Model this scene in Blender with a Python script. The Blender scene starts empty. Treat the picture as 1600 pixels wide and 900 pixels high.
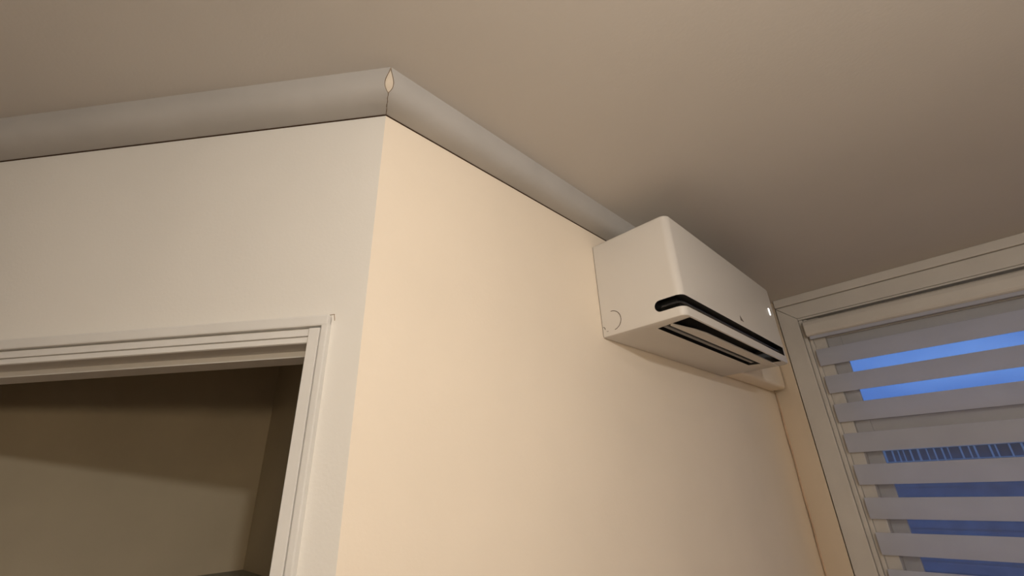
import bpy, bmesh, math, random
from mathutils import Vector, Matrix
random.seed(4)
scn = bpy.context.scene
COL = scn.collection
SC = 0.8                     # drawing unit -> metres
EYE = 1.78                   # eye height in metres
def V(x, y, z): return Vector((x*SC, y*SC, EYE + z*SC))

# ------------------------------------------------------------------ camera
YAW, PITCH, ROLL, FPX = -0.784701578, 0.421424812, -0.0379891432, 689.510634
fwd = Vector((math.sin(YAW)*math.cos(PITCH), math.cos(YAW)*math.cos(PITCH), math.sin(PITCH)))
r0 = fwd.cross(Vector((0, 0, 1))).normalized(); u0 = r0.cross(fwd)
rt = r0*math.cos(ROLL) + u0*math.sin(ROLL); up = -r0*math.sin(ROLL) + u0*math.cos(ROLL)
cam = bpy.data.cameras.new('camera'); camo = bpy.data.objects.new('camera', cam); COL.objects.link(camo)
M = Matrix((rt, up, -fwd)).transposed().to_4x4(); M.translation = V(0, 0, 0); camo.matrix_world = M
cam.sensor_width = 36; cam.sensor_fit = 'HORIZONTAL'; cam.lens = FPX/1600*36
cam.clip_start = 0.02
scn.camera = camo

# ------------------------------------------------------------------ view, world, lamps
scn.view_settings.view_transform = 'Standard'
scn.view_settings.look = 'None'
scn.view_settings.exposure = 0.0
scn.view_settings.gamma = 1.0
scn.view_settings.use_curve_mapping = False

w = bpy.data.worlds.new('dusk_sky'); scn.world = w; w.use_nodes = True
nt = w.node_tree; nt.nodes.clear()
out = nt.nodes.new('ShaderNodeOutputWorld'); bg = nt.nodes.new('ShaderNodeBackground')
tc = nt.nodes.new('ShaderNodeTexCoord'); mp = nt.nodes.new('ShaderNodeMapping'); mp.inputs['Scale'].default_value = (1, 1, 3)
ns = nt.nodes.new('ShaderNodeTexNoise'); ns.inputs['Scale'].default_value = 3.2; ns.inputs['Detail'].default_value = 5
cr = nt.nodes.new('ShaderNodeValToRGB')
cr.color_ramp.elements[0].position = .40; cr.color_ramp.elements[0].color = (.055, .17, .56, 1)
cr.color_ramp.elements[1].position = .70; cr.color_ramp.elements[1].color = (.13, .30, .78, 1)
nt.links.new(tc.outputs['Generated'], mp.inputs[0]); nt.links.new(mp.outputs[0], ns.inputs['Vector'])
nt.links.new(ns.outputs['Fac'], cr.inputs[0]); nt.links.new(cr.outputs[0], bg.inputs[0]); nt.links.new(bg.outputs[0], out.inputs[0])
bg.inputs[1].default_value = 1.0

def lamp(name, pos, energy, color, radius):
    l = bpy.data.lights.new(name, 'POINT'); l.energy = energy; l.color = color; l.shadow_soft_size = radius
    o = bpy.data.objects.new(name, l); COL.objects.link(o); o.location = V(*pos); return o
lamp('ceiling_lamp_light', (1.0, -0.15, 0.65), 30.75, (1.000, 0.966, 0.927), 0.03)
lamp('wall_lamp_light', (0.6, -0.2, 0.15), 20.00, (1.000, 0.792, 0.540), 0.05)

# ------------------------------------------------------------------ materials
def srgb(r, g, b):
    return tuple(((c/255)/12.92 if c/255 <= .04045 else ((c/255+.055)/1.055)**2.4) for c in (r, g, b)) + (1,)
def mat(name, col, rough=.6, noise=0.0, nscale=8, bump=0.0, bscale=200, metal=0, spec=.3, emit=None):
    m = bpy.data.materials.new(name); m.use_nodes = True; t = m.node_tree; b = t.nodes['Principled BSDF']
    b.inputs['Base Color'].default_value = col; b.inputs['Roughness'].default_value = rough
    b.inputs['Metallic'].default_value = metal; b.inputs['Specular IOR Level'].default_value = spec
    c = t.nodes.new('ShaderNodeTexCoord')
    if noise:
        n = t.nodes.new('ShaderNodeTexNoise'); n.inputs['Scale'].default_value = nscale; n.inputs['Detail'].default_value = 4
        r = t.nodes.new('ShaderNodeValToRGB')
        r.color_ramp.elements[0].position = .3; r.color_ramp.elements[1].position = .7
        r.color_ramp.elements[0].color = tuple(x*(1-noise) for x in col[:3])+(1,)
        r.color_ramp.elements[1].color = tuple(min(1, x*(1+noise)) for x in col[:3])+(1,)
        t.links.new(c.outputs['Object'], n.inputs['Vector']); t.links.new(n.outputs['Fac'], r.inputs[0]); t.links.new(r.outputs[0], b.inputs['Base Color'])
    if bump:
        n = t.nodes.new('ShaderNodeTexNoise'); n.inputs['Scale'].default_value = bscale; n.inputs['Detail'].default_value = 3
        bp = t.nodes.new('ShaderNodeBump'); bp.inputs['Strength'].default_value = bump; bp.inputs['Distance'].default_value = .002
        t.links.new(c.outputs['Object'], n.inputs['Vector']); t.links.new(n.outputs['Fac'], bp.inputs['Height']); t.links.new(bp.outputs[0], b.inputs['Normal'])
    if emit:
        b.inputs['Emission Color'].default_value = emit[0]; b.inputs['Emission Strength'].default_value = emit[1]
    return m
WALL = mat('cream_wall_paint', (.90, .80, .67, 1), .75, .03, 2.5, .12, 160)
WALL2 = mat('pale_wall_paint', (.79, .77, .73, 1), .75, .03, 2.5, .12, 160)
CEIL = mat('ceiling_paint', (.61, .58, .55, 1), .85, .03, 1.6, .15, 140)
TRIM = mat('white_trim_paint', (.72, .71, .69, 1), .5, .03, 6, .10, 90)
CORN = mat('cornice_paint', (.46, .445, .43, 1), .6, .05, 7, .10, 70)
WTRIM = mat('window_trim_paint', (.57, .54, .50, 1), .5, .04, 6, .15, 60)
SASH = mat('shade_greyed_sash_paint', (.40, .40, .42, 1), .5, .03, 6, .1, 60)  # base colour greyed to stand for the shade behind the blind
FLOOR = mat('oak_floor', (.30, .19, .11, 1), .45, .15, 9)
SHELF = mat('shelf_paint', (.30, .30, .27, 1), .5, .05, 9)
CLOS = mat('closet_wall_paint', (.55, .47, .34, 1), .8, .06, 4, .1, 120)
PLAST = mat('white_plastic', (.70, .67, .63, 1), .38, .01, 4, 0)
PLASTG = mat('grey_plastic', (.20, .20, .20, 1), .3, .05, 30)
BLACK = mat('black_plastic', (.006, .006, .006, 1), .35, .1, 30, spec=.3)
GLOSS = mat('glossy_black_plastic', (.03, .03, .032, 1), .25, .1, 30, spec=.6)
LED = mat('lit_display', (1, 1, 1, 1), .4, emit=((1, .98, .9, 1), 3.0))
SHADE_AND_SCORE = mat('gap_shade_and_score_line', (.06, .035, .02, 1), .9, .2, 60)  # painted shade of the cornice gap, also the scored marks on the unit
CRACK2 = mat('faint_brown_joint', (.30, .22, .15, 1), .9, .2, 60)
FILL = mat('cream_filler', (.66, .58, .48, 1), .6, .05, 50)
CABLE = mat('cable_jacket', (.60, .45, .32, 1), .5, .1, 20)
CARTON = mat('brown_cardboard', (.16, .07, .045, 1), .8, .1, 20)
FABRIC = mat('blind_fabric', (.54, .56, .65, 1), .85, .03, 12, .3, 500)
SIDING = mat('blue_cladding', (.26, .33, .40, 1), .8, .15, 6)
ROOFM = mat('roof_tiles', (.05, .07, .10, 1), .8, .2, 12)
PALE = mat('pale_metal', (.62, .66, .60, 1), .5, .1, 8)
HGLASS = mat('dark_window_glass', (.05, .09, .14, 1), .1, .05, 3, spec=.6)
GRASS = mat('lawn', (.03, .06, .03, 1), .9, .3, 8)
def translucent(m, w, col):
    t = m.node_tree; o = t.nodes['Material Output']; p = t.nodes['Principled BSDF']
    x = t.nodes.new('ShaderNodeMixShader'); x.inputs[0].default_value = w; r = t.nodes.new('ShaderNodeBsdfTranslucent'); r.inputs[0].default_value = col
    t.links.new(p.outputs[0], x.inputs[1]); t.links.new(r.outputs[0], x.inputs[2]); t.links.new(x.outputs[0], o.inputs[0])
translucent(FABRIC, .34, (.85, .86, .90, 1))
def thin_glass():
    m = bpy.data.materials.new('window_glass'); m.use_nodes = True; t = m.node_tree; t.nodes.clear()
    o = t.nodes.new('ShaderNodeOutputMaterial'); mx = t.nodes.new('ShaderNodeMixShader'); tr = t.nodes.new('ShaderNodeBsdfTransparent')
    g = t.nodes.new('ShaderNodeBsdfGlossy'); g.inputs['Roughness'].default_value = .03; f = t.nodes.new('ShaderNodeFresnel'); f.inputs[0].default_value = 1.14
    tr.inputs[0].default_value = (.94, .96, .97, 1)
    t.links.new(f.outputs[0], mx.inputs[0]); t.links.new(tr.outputs[0], mx.inputs[1]); t.links.new(g.outputs[0], mx.inputs[2]); t.links.new(mx.outputs[0], o.inputs[0])
    return m
GLASS = thin_glass()
def sheer():
    m = bpy.data.materials.new('sheer_mesh'); m.use_nodes = True; t = m.node_tree; t.nodes.clear()
    o = t.nodes.new('ShaderNodeOutputMaterial'); mx = t.nodes.new('ShaderNodeMixShader'); tr = t.nodes.new('ShaderNodeBsdfTransparent')
    d = t.nodes.new('ShaderNodeBsdfDiffuse'); d.inputs[0].default_value = (.7, .68, .66, 1); mx.inputs[0].default_value = .07
    t.links.new(tr.outputs[0], mx.inputs[1]); t.links.new(d.outputs[0], mx.inputs[2]); t.links.new(mx.outputs[0], o.inputs[0])
    return m
SHEER = sheer()

# ------------------------------------------------------------------ helpers
def link(name, bm, m, parent=None, smooth=False, label=None):
    bmesh.ops.recalc_face_normals(bm, faces=bm.faces)
    me = bpy.data.meshes.new(name); bm.to_mesh(me); bm.free()
    for mm in (m if isinstance(m, (list, tuple)) else [m]): me.materials.append(mm)
    if smooth:
        for pl in me.polygons: pl.use_smooth = True
        if hasattr(me, 'set_sharp_from_angle'): me.set_sharp_from_angle(angle=math.radians(40))
    o = bpy.data.objects.new(name, me); COL.objects.link(o)
    if parent:
        o.parent = parent; o.matrix_parent_inverse = Matrix.Translation(-WLOC[parent.name])
        o.matrix_parent_inverse = Matrix.Identity(4)
        me.transform(Matrix.Translation(-WLOC[parent.name]))
    if label: o['label'] = label
    WLOC[o.name] = WLOC[parent.name].copy() if parent else Vector((0, 0, 0))
    return o
WLOC = {}
def empty(name, loc, **k):
    o = bpy.data.objects.new(name, None); COL.objects.link(o); o.location = loc; o.empty_display_size = .05
    for a, b in k.items(): o[a] = b
    WLOC[o.name] = Vector(loc); return o
def prism(bm, pts, z0, z1):
    """plan polygon (drawing units) extruded in height"""
    a = [bm.verts.new(V(x, y, z0)) for x, y in pts]; b = [bm.verts.new(V(x, y, z1)) for x, y in pts]
    bm.faces.new(a); bm.faces.new(b)
    for i in range(len(pts)):
        j = (i+1) % len(pts); bm.faces.new((a[i], a[j], b[j], b[i]))
    return bm
def box(bm, x0, x1, y0, y1, z0, z1): return prism(bm, [(x0, y0), (x1, y0), (x1, y1), (x0, y1)], z0, z1)
def bev(bm, r, seg=2):
    bmesh.ops.bevel(bm, geom=list(bm.edges), offset=r*SC, segments=seg, affect='EDGES', profile=.6, clamp_overlap=True); return bm
def nb(): return bmesh.new()
def bbox(x0, x1, y0, y1, z0, z1, r=.003, seg=2): return bev(box(nb(), x0, x1, y0, y1, z0, z1), r, seg)
def loft(bm, rings, closed=True, cap=True):
    R = [[bm.verts.new(q) for q in ring] for ring in rings]
    n = len(R[0])
    for a, b in zip(R, R[1:]):
        for i in range(n if closed else n-1):
            j = (i+1) % n; bm.faces.new((a[i], a[j], b[j], b[i]))
    if cap and closed: bm.faces.new(R[0]); bm.faces.new(R[-1])
    return bm
def tube(bm, pts, r, n=8):
    """pts world vectors, r metres"""
    rings = []
    for i, q in enumerate(pts):
        d = (pts[min(i+1, len(pts)-1)] - pts[max(i-1, 0)]).normalized()
        a = d.cross(Vector((0.13, 0.31, .94)))
        if a.length < .05: a = d.cross(Vector((1, 0, 0)))
        a.normalize(); b = d.cross(a)
        rings.append([q + (a*math.cos(t) + b*math.sin(t))*r for t in [2*math.pi*k/n for k in range(n)]])
    return loft(bm, rings)
def struct(name, bm, m, parent=None, **k):
    o = link(name, bm, m, parent, **k)
    if not parent: o['kind'] = 'structure'
    return o
def cut(o, cutter_bm):
    cm = bpy.data.meshes.new('cutter'); bmesh.ops.recalc_face_normals(cutter_bm, faces=cutter_bm.faces); cutter_bm.to_mesh(cm); cutter_bm.free()
    co = bpy.data.objects.new('cutter', cm); COL.objects.link(co)
    co.matrix_world = Matrix.Translation(WLOC[o.name]); cm.transform(Matrix.Translation(-WLOC[o.name]))
    md = o.modifiers.new('cut', 'BOOLEAN'); md.operation = 'DIFFERENCE'; md.solver = 'EXACT'; md.object = co
    bpy.context.view_layer.update(); dg = bpy.context.evaluated_depsgraph_get()
    me = bpy.data.meshes.new_from_object(o.evaluated_get(dg)); o.modifiers.remove(md); o.data = me
    bpy.data.objects.remove(co); bpy.data.meshes.remove(cm)

# ------------------------------------------------------------------ room geometry
FZ = -EYE/SC
CX, CY = -.8552, .4015                     # where the door wall meets the air-conditioner wall
AX, AY = .77666, .62992                    # direction of the door wall
NX, NY = -AY, AX                           # into that wall
def P(s, n): return (CX + AX*s + NX*n, CY + AY*s + NY*n)
def abox(bm, s0, s1, n0, n1, z0, z1): return prism(bm, [P(s0, n0), P(s1, n0), P(s1, n1), P(s0, n1)], z0, z1)
WT = .108                                   # thickness of the door wall
DS0, DS1, DZ = -1.16, -.1115, .2950         # clear opening of the door
YC = 3.18                                   # window wall
YF = 2.995                                  # face of the window surround

struct('floor', box(nb(), -3.4, 3.4, -3.3, 3.4, FZ-.1, FZ), FLOOR)
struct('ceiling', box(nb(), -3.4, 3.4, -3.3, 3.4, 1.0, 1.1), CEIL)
b = nb()
abox(b, -2.7, DS0, 0, WT, FZ, 1); abox(b, DS0, DS1, 0, WT, DZ, 1)
prism(b, [P(DS1, 0), (CX, CY), (CX-.10, CY+.10), P(DS1, WT)], FZ, 1)
struct('wall_left', b, WALL2)
struct('wall_right', prism(nb(), [(CX, CY), (CX, 3.3), (CX-.12, 3.3), (CX-.12, .725), (CX-.10, CY+.10)], FZ, 1), WALL)
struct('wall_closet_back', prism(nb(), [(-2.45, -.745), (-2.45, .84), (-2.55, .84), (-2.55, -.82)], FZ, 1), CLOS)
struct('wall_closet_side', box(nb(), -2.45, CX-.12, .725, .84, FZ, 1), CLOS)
lx, ly = P(-2.7, 0)
struct('wall_far_left', box(nb(), lx-.1, lx, -3.3, ly+.05, FZ, 1), WALL2)
struct('wall_rear', box(nb(), lx, 3.3, -3.3, -3.2, FZ, 1), WALL2)
struct('wall_far_right', box(nb(), 3.2, 3.3, -3.2, 3.18, FZ, 1), WALL2)
WX0, WX1, WZ0, WZ1 = -.477, 2.3, -.95, .72
b = nb()
prism(b, [(CX, YC), (-.6815, 3.004), (-.6815, 3.10), (WX0-.06, 3.10), (WX0-.06, 3.3), (CX, 3.3)], FZ, 1); box(b, WX1+.06, 3.3, YC, 3.3, FZ, 1)
box(b, WX0-.06, WX1+.06, YC, 3.3, WZ1+.06, 1); box(b, WX0-.06, WX1+.06, YC, 3.3, FZ, WZ0-.06)
struct('wall_window', b, WALL)

# ------------------------------------------------------------------ cornices (quarter-round, with a filled mitre)
CC = .0783
def prof(t):                                # t 0..1 from ceiling edge to wall edge -> (distance from wall, height)
    a = t*math.pi/2
    return CC*max(math.cos(a), 0)**.62, 1 - CC*math.sin(a)**.66
def mitre(d):
    nax, nay = -NX, -NY; k = 1 + nax
    return CX + d*(nax+1)/k, CY + d*nay/k
def gap(t): return .0125*math.sin(math.pi*min(1, t/.58))**.9 if t < .58 else 0
TS = [i/20 for i in range(21)]
def cornice(side, name, mats):
    rings = []
    for st in (0, 1):
        ring = []
        for t in TS:
            d, z = prof(t); d = d + .0028
            x, y = mitre(d)
            if side == 'A':
                q = (x - AX*(gap(t)+.0006), y - AY*(gap(t)+.0006)) if st == 0 else (CX - AX*2.68 - NX*d, CY - AY*2.68 - NY*d)
            else:
                q = (x, y + gap(t)+.0006) if st == 0 else (CX + d, 2.985)
            ring.append(V(q[0], q[1], z))
        x, y = mitre(0.0028)
        if side == 'A': q = (x, y) if st == 0 else (CX - AX*2.68 - NX*.0028, CY - AY*2.68 - NY*.0028)
        else: q = (x, y) if st == 0 else (CX+.0028, 2.985)
        ring.append(V(q[0], q[1], 1.0))
        rings.append(ring)
    b = loft(nb(), rings)
    o = struct(name, b, CORN, smooth=True); return o
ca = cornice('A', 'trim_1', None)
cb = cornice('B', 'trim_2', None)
# dark brown strip painted in for the shadow gap between cornice and wall
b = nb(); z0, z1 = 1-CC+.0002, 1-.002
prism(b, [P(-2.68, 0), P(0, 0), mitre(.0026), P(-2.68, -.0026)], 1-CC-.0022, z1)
link('joint_shadow_strip', b, SHADE_AND_SCORE, ca, label='thin dark strip painted for the shadow gap under the cornice')
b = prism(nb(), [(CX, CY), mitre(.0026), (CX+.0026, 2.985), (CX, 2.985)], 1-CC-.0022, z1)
link('joint_shadow_strip', b, SHADE_AND_SCORE, cb, label='thin dark strip painted for the shadow gap under the cornice')
# filler in the open mitre
rings = []
for i in range(25):
    t = .58*i/24; d, z = prof(t); d += .0016; x, y = mitre(d); g = max(gap(t)-.0016, 0.0002)
    mx, my = mitre(d-.006)
    rings.append([V(x-AX*g, y-AY*g, z), V(x-.0012, y, z), V(x, y+g, z), V(mx, my, z)])
link('mitre_filler', loft(nb(), rings), FILL, ca, smooth=True, label='cream filler patch in the open mitre')
b = nb()
for sd in (0, 1):
    pts = []
    for i in range(25):
        t = .60*i/24; d, z = prof(t); d += .0022; x, y = mitre(d); g = gap(t)
        pts.append(V(x-AX*g, y-AY*g, z) if sd == 0 else V(x, y+g, z))
    tube(b, pts, .0005, 6)
pts = []
for i in range(13):
    t = .58 + .42*i/12; d, z = prof(t); d += .0024; x, y = mitre(d); k = .0012*math.sin(i*1.3)
    pts.append(V(x+k, y+k, z))
tube(b, pts, .0004, 6)
link('mitre_crack', b, CRACK2, ca, label='fine brown crack round the mitre')

# ------------------------------------------------------------------ door frame
door = empty('door_1', V(*P((DS0+DS1)/2, 0), FZ), kind='structure')
# lining
b = nb(); abox(b, DS1, DS1+.004, -.002, WT, FZ, DZ)
def lin(s0, s1, n0, n1, z0, z1, name, m=TRIM, r=.0015, label=None):
    return link(name, bev(abox(nb(), s0, s1, n0, n1, z0, z1), r), m, door, label=label)
b.free()
lin(DS1-.003, DS1+.006, -.002, WT+.002, FZ, DZ+.004, 'side_lining')
lin(DS0-.006, DS0+.003, -.002, WT+.002, FZ, DZ+.004, 'side_lining')
lin(DS0, DS1, -.002, WT+.002, DZ-.003, DZ+.006, 'head_lining')
# stop
lin(DS0, DS1-.001, .051, WT+.001, .2785, DZ-.002, 'head_stop')
lin(DS1-.016, DS1-.002, .055, WT+.001, FZ, .2785, 'side_stop')
lin(DS0+.002, DS0+.016, .055, WT+.001, FZ, .2785, 'side_stop')
# architrave, three stepped bands
OS = -.071
lin(DS0-.045, OS, -.016, .001, .3255, .3500, 'architrave_head', r=.004)
lin(DS0-.024, -.0885, -.007, .001, .3070, .3225, 'architrave_head')
lin(DS0-.002, -.1085, -.0045, .001, .2930, .3050, 'architrave_head')
lin(-.0865, OS, -.015, .001, FZ, .3470, 'architrave_side', r=.003)
lin(-.1135, -.0895, -.013, .001, FZ, .3220, 'architrave_side', r=.0012)
lin(DS0-.045, DS0-.024, -.016, .001, FZ, .3470, 'architrave_side', r=.005)
lin(DS0-.021, DS0+.002, -.009, .001, FZ, .3220, 'architrave_side', r=.002)
# paint crack round the architrave
b = nb(); pts = []
for i in range(70):
    s = -.62 + (OS+.004 + .62)*i/69
    pts.append(V(*P(s, -.0012), .3512 + .0014*math.sin(i*.7)*math.sin(i*.23+1) + (.0018 if i > 60 else 0)))
for i in range(4):
    pts.append(V(*P(OS+.004+.002*math.sin(i*.5), -.0012), .350 - .0035*i))
tube(b, pts, .0006, 5)
link('paint_crack', b, CRACK2, door, label='fine irregular crack along the top edge of the architrave')

# ------------------------------------------------------------------ closet shelf
b = nb(); prism(b, [(-2.45, -.2), (-2.45, .725), (-1.25, .725), (-1.7, .10)], -.312, -.292)
o = link('closet_shelf', bev(b, .003), SHELF); o['label'] = 'dark grey shelf in the corner of the dark closet beyond the door frame'; o['category'] = 'shelf'

# ------------------------------------------------------------------ window
win = empty('window_1', V(.9, YC, WZ0), kind='structure')
def wb(name, x0, x1, y0, y1, z0, z1, m=WTRIM, r=.004, par=None, label=None):
    return link(name, bbox(x0, x1, y0, y1, z0, z1, r), m, par or win, label=label)
XL = -.675; XR = WX1 + .20
wb('top_band', XL, XR, YF-.012, YC, .950, 1.0)
def xz(pts, y0, y1): return bev(loft(nb(), [[V(x, y0, z) for x, z in pts], [V(x, y1, z) for x, z in pts]]), .004)
link('head_casing', xz([(XL+.0012, .9485), (XR-.0012, .9485), (XR-.10, .8595), (-.578, .8595)], YF, YC), WTRIM, win)
link('side_casing', xz([(XL, FZ), (-.578, FZ), (-.578, .8585), (XL, .9470)], YF, YC), WTRIM, win)
link('side_casing', xz([(XR, FZ), (XR, .9470), (XR-.10, .8585), (XR-.10, FZ)], YF, YC), WTRIM, win)
wb('head_bead', -.577, XR-.1, YF+.004, YC, .848, .8585, r=.002)
wb('side_bead', -.5775, -.556, YF+.012, YC, FZ, .847, r=.005)
wb('side_bead', -.5555, -.535, YF+.020, YC, FZ, .847, r=.006)
wb('side_bead', WX1+.06, XR-.1, YF+.015, YC, FZ, .847, r=.006)
wb('side_frame', -.535, WX0, YF+.028, YC+.11, WZ0-.03, .845)
wb('side_frame', WX1, WX1+.06, YF+.028, YC+.11, WZ0-.03, .845)
wb('head_frame', WX0+.001, WX1-.001, YF+.050, YC+.11, WZ1, .845)
wb('sill', -.60, XR-.08, YF-.05, YC+.11, WZ0-.06, WZ0)
wb('mullion', .90, .96, 3.06, YC+.09, WZ0, WZ1)
for x0, x1 in ((WX0, .90), (.96, WX1)):
    for (z0, z1, yy) in ((.16, WZ1, 3.05), (WZ0, .175, 3.085)):
        sash = link('sash', bbox(x0+.0005, x0+.069, yy, yy+.03, z0+.0005, z1, .004), SASH, win)
        link('stile', bbox(x1-.069, x1-.0005, yy, yy+.03, z0+.0005, z1, .004), SASH, sash)
        link('rail', bbox(x0+.069, x1-.069, yy+.001, yy+.03, z1-.06, z1, .004), SASH, sash)
        link('rail', bbox(x0+.069, x1-.069, yy+.001, yy+.03, z0, z0+(.125 if z0 > 0 else .08), .004), SASH, sash)
        link('glass', box(nb(), x0+.068, x1-.068, yy+.014, yy+.018, z0+.05, z1-.05), GLASS, sash)
wb('apron', -.56, XR-.1, YF+.01, YC, FZ, WZ0-.0605)

# ------------------------------------------------------------------ zebra blind
BX0, BX1 = -.534, 2.24
blind = empty('zebra_blind', V((BX0+BX1)/2, YF, WZ0), category='blind',
              label='grey zebra roller blind with alternating solid bands hung inside the window casing')
hp = [(-.040, .738), (-.046, .750), (-.046, .795), (-.040, .815), (-.024, .826), (.012, .828), (.012, .738), (-.004, .732), (-.03, .732)]
rings = [[V(x, YF + dy, z) for dy, z in hp] for x in (-.550, 2.28)]
link('headrail', bev(loft(nb(), rings), .0015), WTRIM, blind, label='cream headrail cassette')
link('headrail_lip', bbox(-.540, 2.26, YF-.026, YF-.010, .7145, .733, .002), FABRIC, blind)
per = .1537; zt = .653; bot = None
k = 0
while zt - k*per > WZ0 + .12:
    z1 = zt - k*per; z0 = z1 - .0945; rg = []
    for x in (BX0, BX1):
        ring = []
        N = 8
        for i in range(N+1):
            u = i/N; bulge = -.006*math.sin(math.pi*u) - .003*u
            ring.append(V(x, YF-.006+bulge, z1 + (z0-z1)*u))
        for i in range(N, -1, -1):
            u = i/N; bulge = -.006*math.sin(math.pi*u) - .003*u
            ring.append(V(x, YF-.003+bulge, z1 + (z0-z1)*u))
        rg.append(ring)
    link('solid_band', loft(nb(), rg), FABRIC, blind, smooth=True)
    k += 1
link('sheer_fabric', box(nb(), BX0+.002, BX1, YF+.0045, YF+.0052, WZ0+.05, .74), SHEER, blind, label='see-through mesh between the solid bands')
link('bottom_rail', bbox(BX0, BX1, YF-.012, YF+.010, WZ0+.03, WZ0+.06, .005), WTRIM, blind)

# ------------------------------------------------------------------ air conditioner
AX0, AX1, AY0, AY1, AZ0, AZ1 = -.8515, -.540, 1.312, 2.362, .475, .853
ac = empty('air_conditioner', V(-.855, (AY0+AY1)/2, AZ0), category='air conditioner',
           label='white wall-mounted air conditioner with black front slot high on the wall beside the window')
def rr(x0, x1, y0, y1, r, n=8):
    pts = [(x0, y1), (x0, y0)]
    for cx, cy, a0 in ((x1-r, y0+r, -90), (x1-r, y1-r, 0)):
        for i in range(n+1):
            a = math.radians(a0 + 90*i/n); pts.append((cx + r*math.cos(a), cy + r*math.sin(a)))
    return pts
rings = []
levels = [(0, .005), (.002, .0015), (.006, 0), (AZ1-AZ0-.010, 0), (AZ1-AZ0-.004, .002), (AZ1-AZ0-.0005, .006), (AZ1-AZ0, .010)]
for dz, ins in levels:
    rings.append([V(x, y, AZ0+dz) for x, y in rr(AX0, AX1-ins, AY0+ins, AY1-ins, .026)])
body = link('body', loft(nb(), rings), [PLAST, BLACK], ac)
# wrap-around slot
GZ0, GZ1 = .5070, .5470
def stad(xe, x1, y0, y1):
    r = (GZ1-GZ0)/2; zc = (GZ0+GZ1)/2; ring = []
    for i in range(13):
        a = math.radians(90 + 180*i/12); ring.append((xe + r + r*math.cos(a), zc + r*math.sin(a)))
    ring += [(x1, GZ0), (x1, GZ1)]
    return loft(nb(), [[V(x, y0, z) for x, z in ring], [V(x, y1, z) for x, z in ring]])
cut(body, stad(-.640, -.50, 1.28, 1.340))
cut(body, box(nb(), -.572, -.50, 1.30, 2.318, GZ0, GZ1))
# outlet in the underside
cut(body, prism(nb(), [(-.672, 1.372), (-.546, 1.350), (-.546, 2.262), (-.672, 2.215)], .44, .530))
off = WLOC['body']
for pl in body.data.polygons:
    c = pl.center + off; x, y, z = c.x/SC, c.y/SC, (c.z-EYE)/SC
    inslot = GZ0-.0005 < z < GZ1+.0005 and (-.6405 < x < AX1-.004) and (y < 2.3185) and (x > -.5735 or y < 1.3405) and y > AY0+.003
    inout = -.6725 < x < -.5455 and 1.349 < y < 2.263 and z > AZ0+.001 and z < .535
    pl.material_index = 1 if (inslot or inout) else 0
    pl.use_smooth = True
body.data.set_sharp_from_angle(angle=math.radians(35))
# glossy vane in the slot
pts = [(-.625, 1.3265), (-.572, 1.3265), (-.560, 1.333), (-.556, 1.345), (-.556, 2.312)]
b = nb(); rings = []
for i, (x, y) in enumerate(pts):
    rings.append([V(x + dx*1.0, y - (dx if i < 2 else 0), z) for dx, z in ((0, .523), (.004, .524), (.006, .5275), (.004, .531), (0, .532))])
link('slot_vane', loft(b, rings), GLOSS, ac, smooth=True, label='glossy black bar inside the slot')
# outlet flap and louvre
poly = [(-.622, 1.366), (-.612, 1.362), (-.590, 1.48), (-.582, 1.56), (-.580, 2.24), (-.584, 2.35), (-.600, 2.30), (-.619, 2.225)]
b = prism(nb(), poly, .4700, .4755)
link('outlet_flap', bev(b, .0015), PLAST, ac, label='white tapered flap across the outlet')
link('louvre', bbox(-.6585, -.643, 1.385, 2.205, .480, .488, .002), PLASTG, ac, label='grey louvre bar in the rear outlet gap')
# knock-out outline on the end panel
def arcpts(cx, cz, r, a0, a1, n=20): return [V(cx + r*math.cos(math.radians(a0+(a1-a0)*i/n)), AY0, cz + r*math.sin(math.radians(a0+(a1-a0)*i/n))) for i in range(n+1)]
link('knockout_outline', tube(nb(), arcpts(-.808, .529, .036, 92, -80), .0009, 6), SHADE_AND_SCORE, ac, label='curved knockout outline scored in the end panel')
b = nb(); tube(b, arcpts(-.850, .506, .008, 80, -20, 8), .0009, 6); tube(b, arcpts(-.832, .498, .004, 200, 320, 6), .0005, 6)
link('clip_mark', b, SHADE_AND_SCORE, ac)
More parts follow.
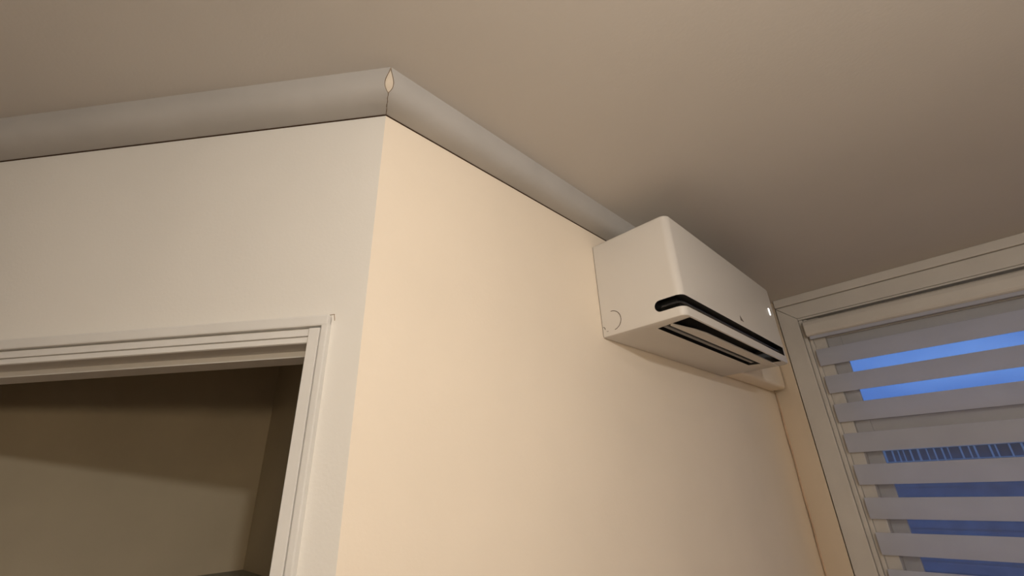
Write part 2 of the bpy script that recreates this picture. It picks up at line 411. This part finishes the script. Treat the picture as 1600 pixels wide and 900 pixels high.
# display and emblem
link('display_light', bbox(-.5412, -.5388, 2.268, 2.282, .700, .734, .0004, 1), LED, ac, label='small lit white display')
b = nb()
def tri(y0, y1, yt, z0, z1, d):
    a = [V(-.5402, y0, z0), V(-.5402, y1, z0), V(-.5402, yt, z1)]; c = [v + Vector((d, 0, 0)) for v in a]
    loft(b, [a, c])
tri(1.822, 1.856, 1.826, .570, .592, .0008)
link('emblem', b, mat('grey_emblem', (.16, .13, .11, 1), .4, .05, 30), ac, label='small grey triangular emblem')
link('mounting_plate', box(nb(), -.8555, -.8512, AY0+.004, AY1-.004, AZ0+.004, AZ1-.004), PLASTG, ac, label='dark plate behind the housing')

# pipe cover between the unit and the window wall
o = link('pipe_cover', bbox(-.8552, -.760, 2.366, 3.085, .478, .79, .020, 5), WALL, smooth=True)
o['label'] = 'cream boxed pipe cover running from the air conditioner to the window wall'; o['category'] = 'pipe cover'

# cable in the corner below
pts = []
for i in range(60):
    z = .476 - i*.045
    if z < FZ: break
    pts.append(V(-.8455 + .0022*math.sin(i*.9), YC-.009 + .002*math.cos(i*.6), z))
o = link('corner_cable', tube(nb(), pts, .0055, 8), CABLE, smooth=True)
o['label'] = 'thin tan cable running down the wall corner beside the window casing'; o['category'] = 'cable'

# ------------------------------------------------------------------ outside
GRZ = FZ - .6
o = struct('ground', box(nb(), -30, 30, 3.4, 40, GRZ-.2, GRZ), GRASS)
h = empty('neighbouring_house', V(0, 9, GRZ), category='house', label='dark blue neighbouring house seen through the lower gaps of the blind')
b = nb(); box(b, -6, 6, 9.0, 13, GRZ, .36)
z = GRZ
while z < .30:
    prism(b, [(-6, 8.985), (6, 8.985), (6, 9.0), (-6, 9.0)], z+.01, z+.11); z += .13
link('cladding', b, SIDING, h)
b = nb(); loft(b, [[V(x, 8.7, .34), V(x, 13.3, .34), V(x, 11, .50)] for x in (-6.3, 6.3)])
link('roof', b, ROOFM, h)
b = nb(); box(b, -6, 6, 8.62, 8.70, .30, .345)
link('gutter', b, PALE, h)
rl = empty('balcony_railing', V(0, 8.3, -.30), category='railing', label='pale thin-barred balcony railing outside, seen through the middle gap of the blind')
b = nb(); box(b, -2.4, 2.4, 8.28, 8.32, .112, .122); box(b, -2.4, 2.4, 8.28, 8.32, .262, .278)
link('rail', b, PALE, rl)
x = -2.35
while x < 2.4:
    q = random.uniform(.006, .011)
    link('baluster', box(nb(), x-q, x+q, 8.286, 8.314, .123 - (.0 if random.random() < .7 else .05), .261), PALE, rl)
    x += random.uniform(.05, .14)
for x in (-2.39, 0.55, 2.39): link('post', box(nb(), x-.02, x+.02, 8.27, 8.33, GRZ, .28), PALE, rl)
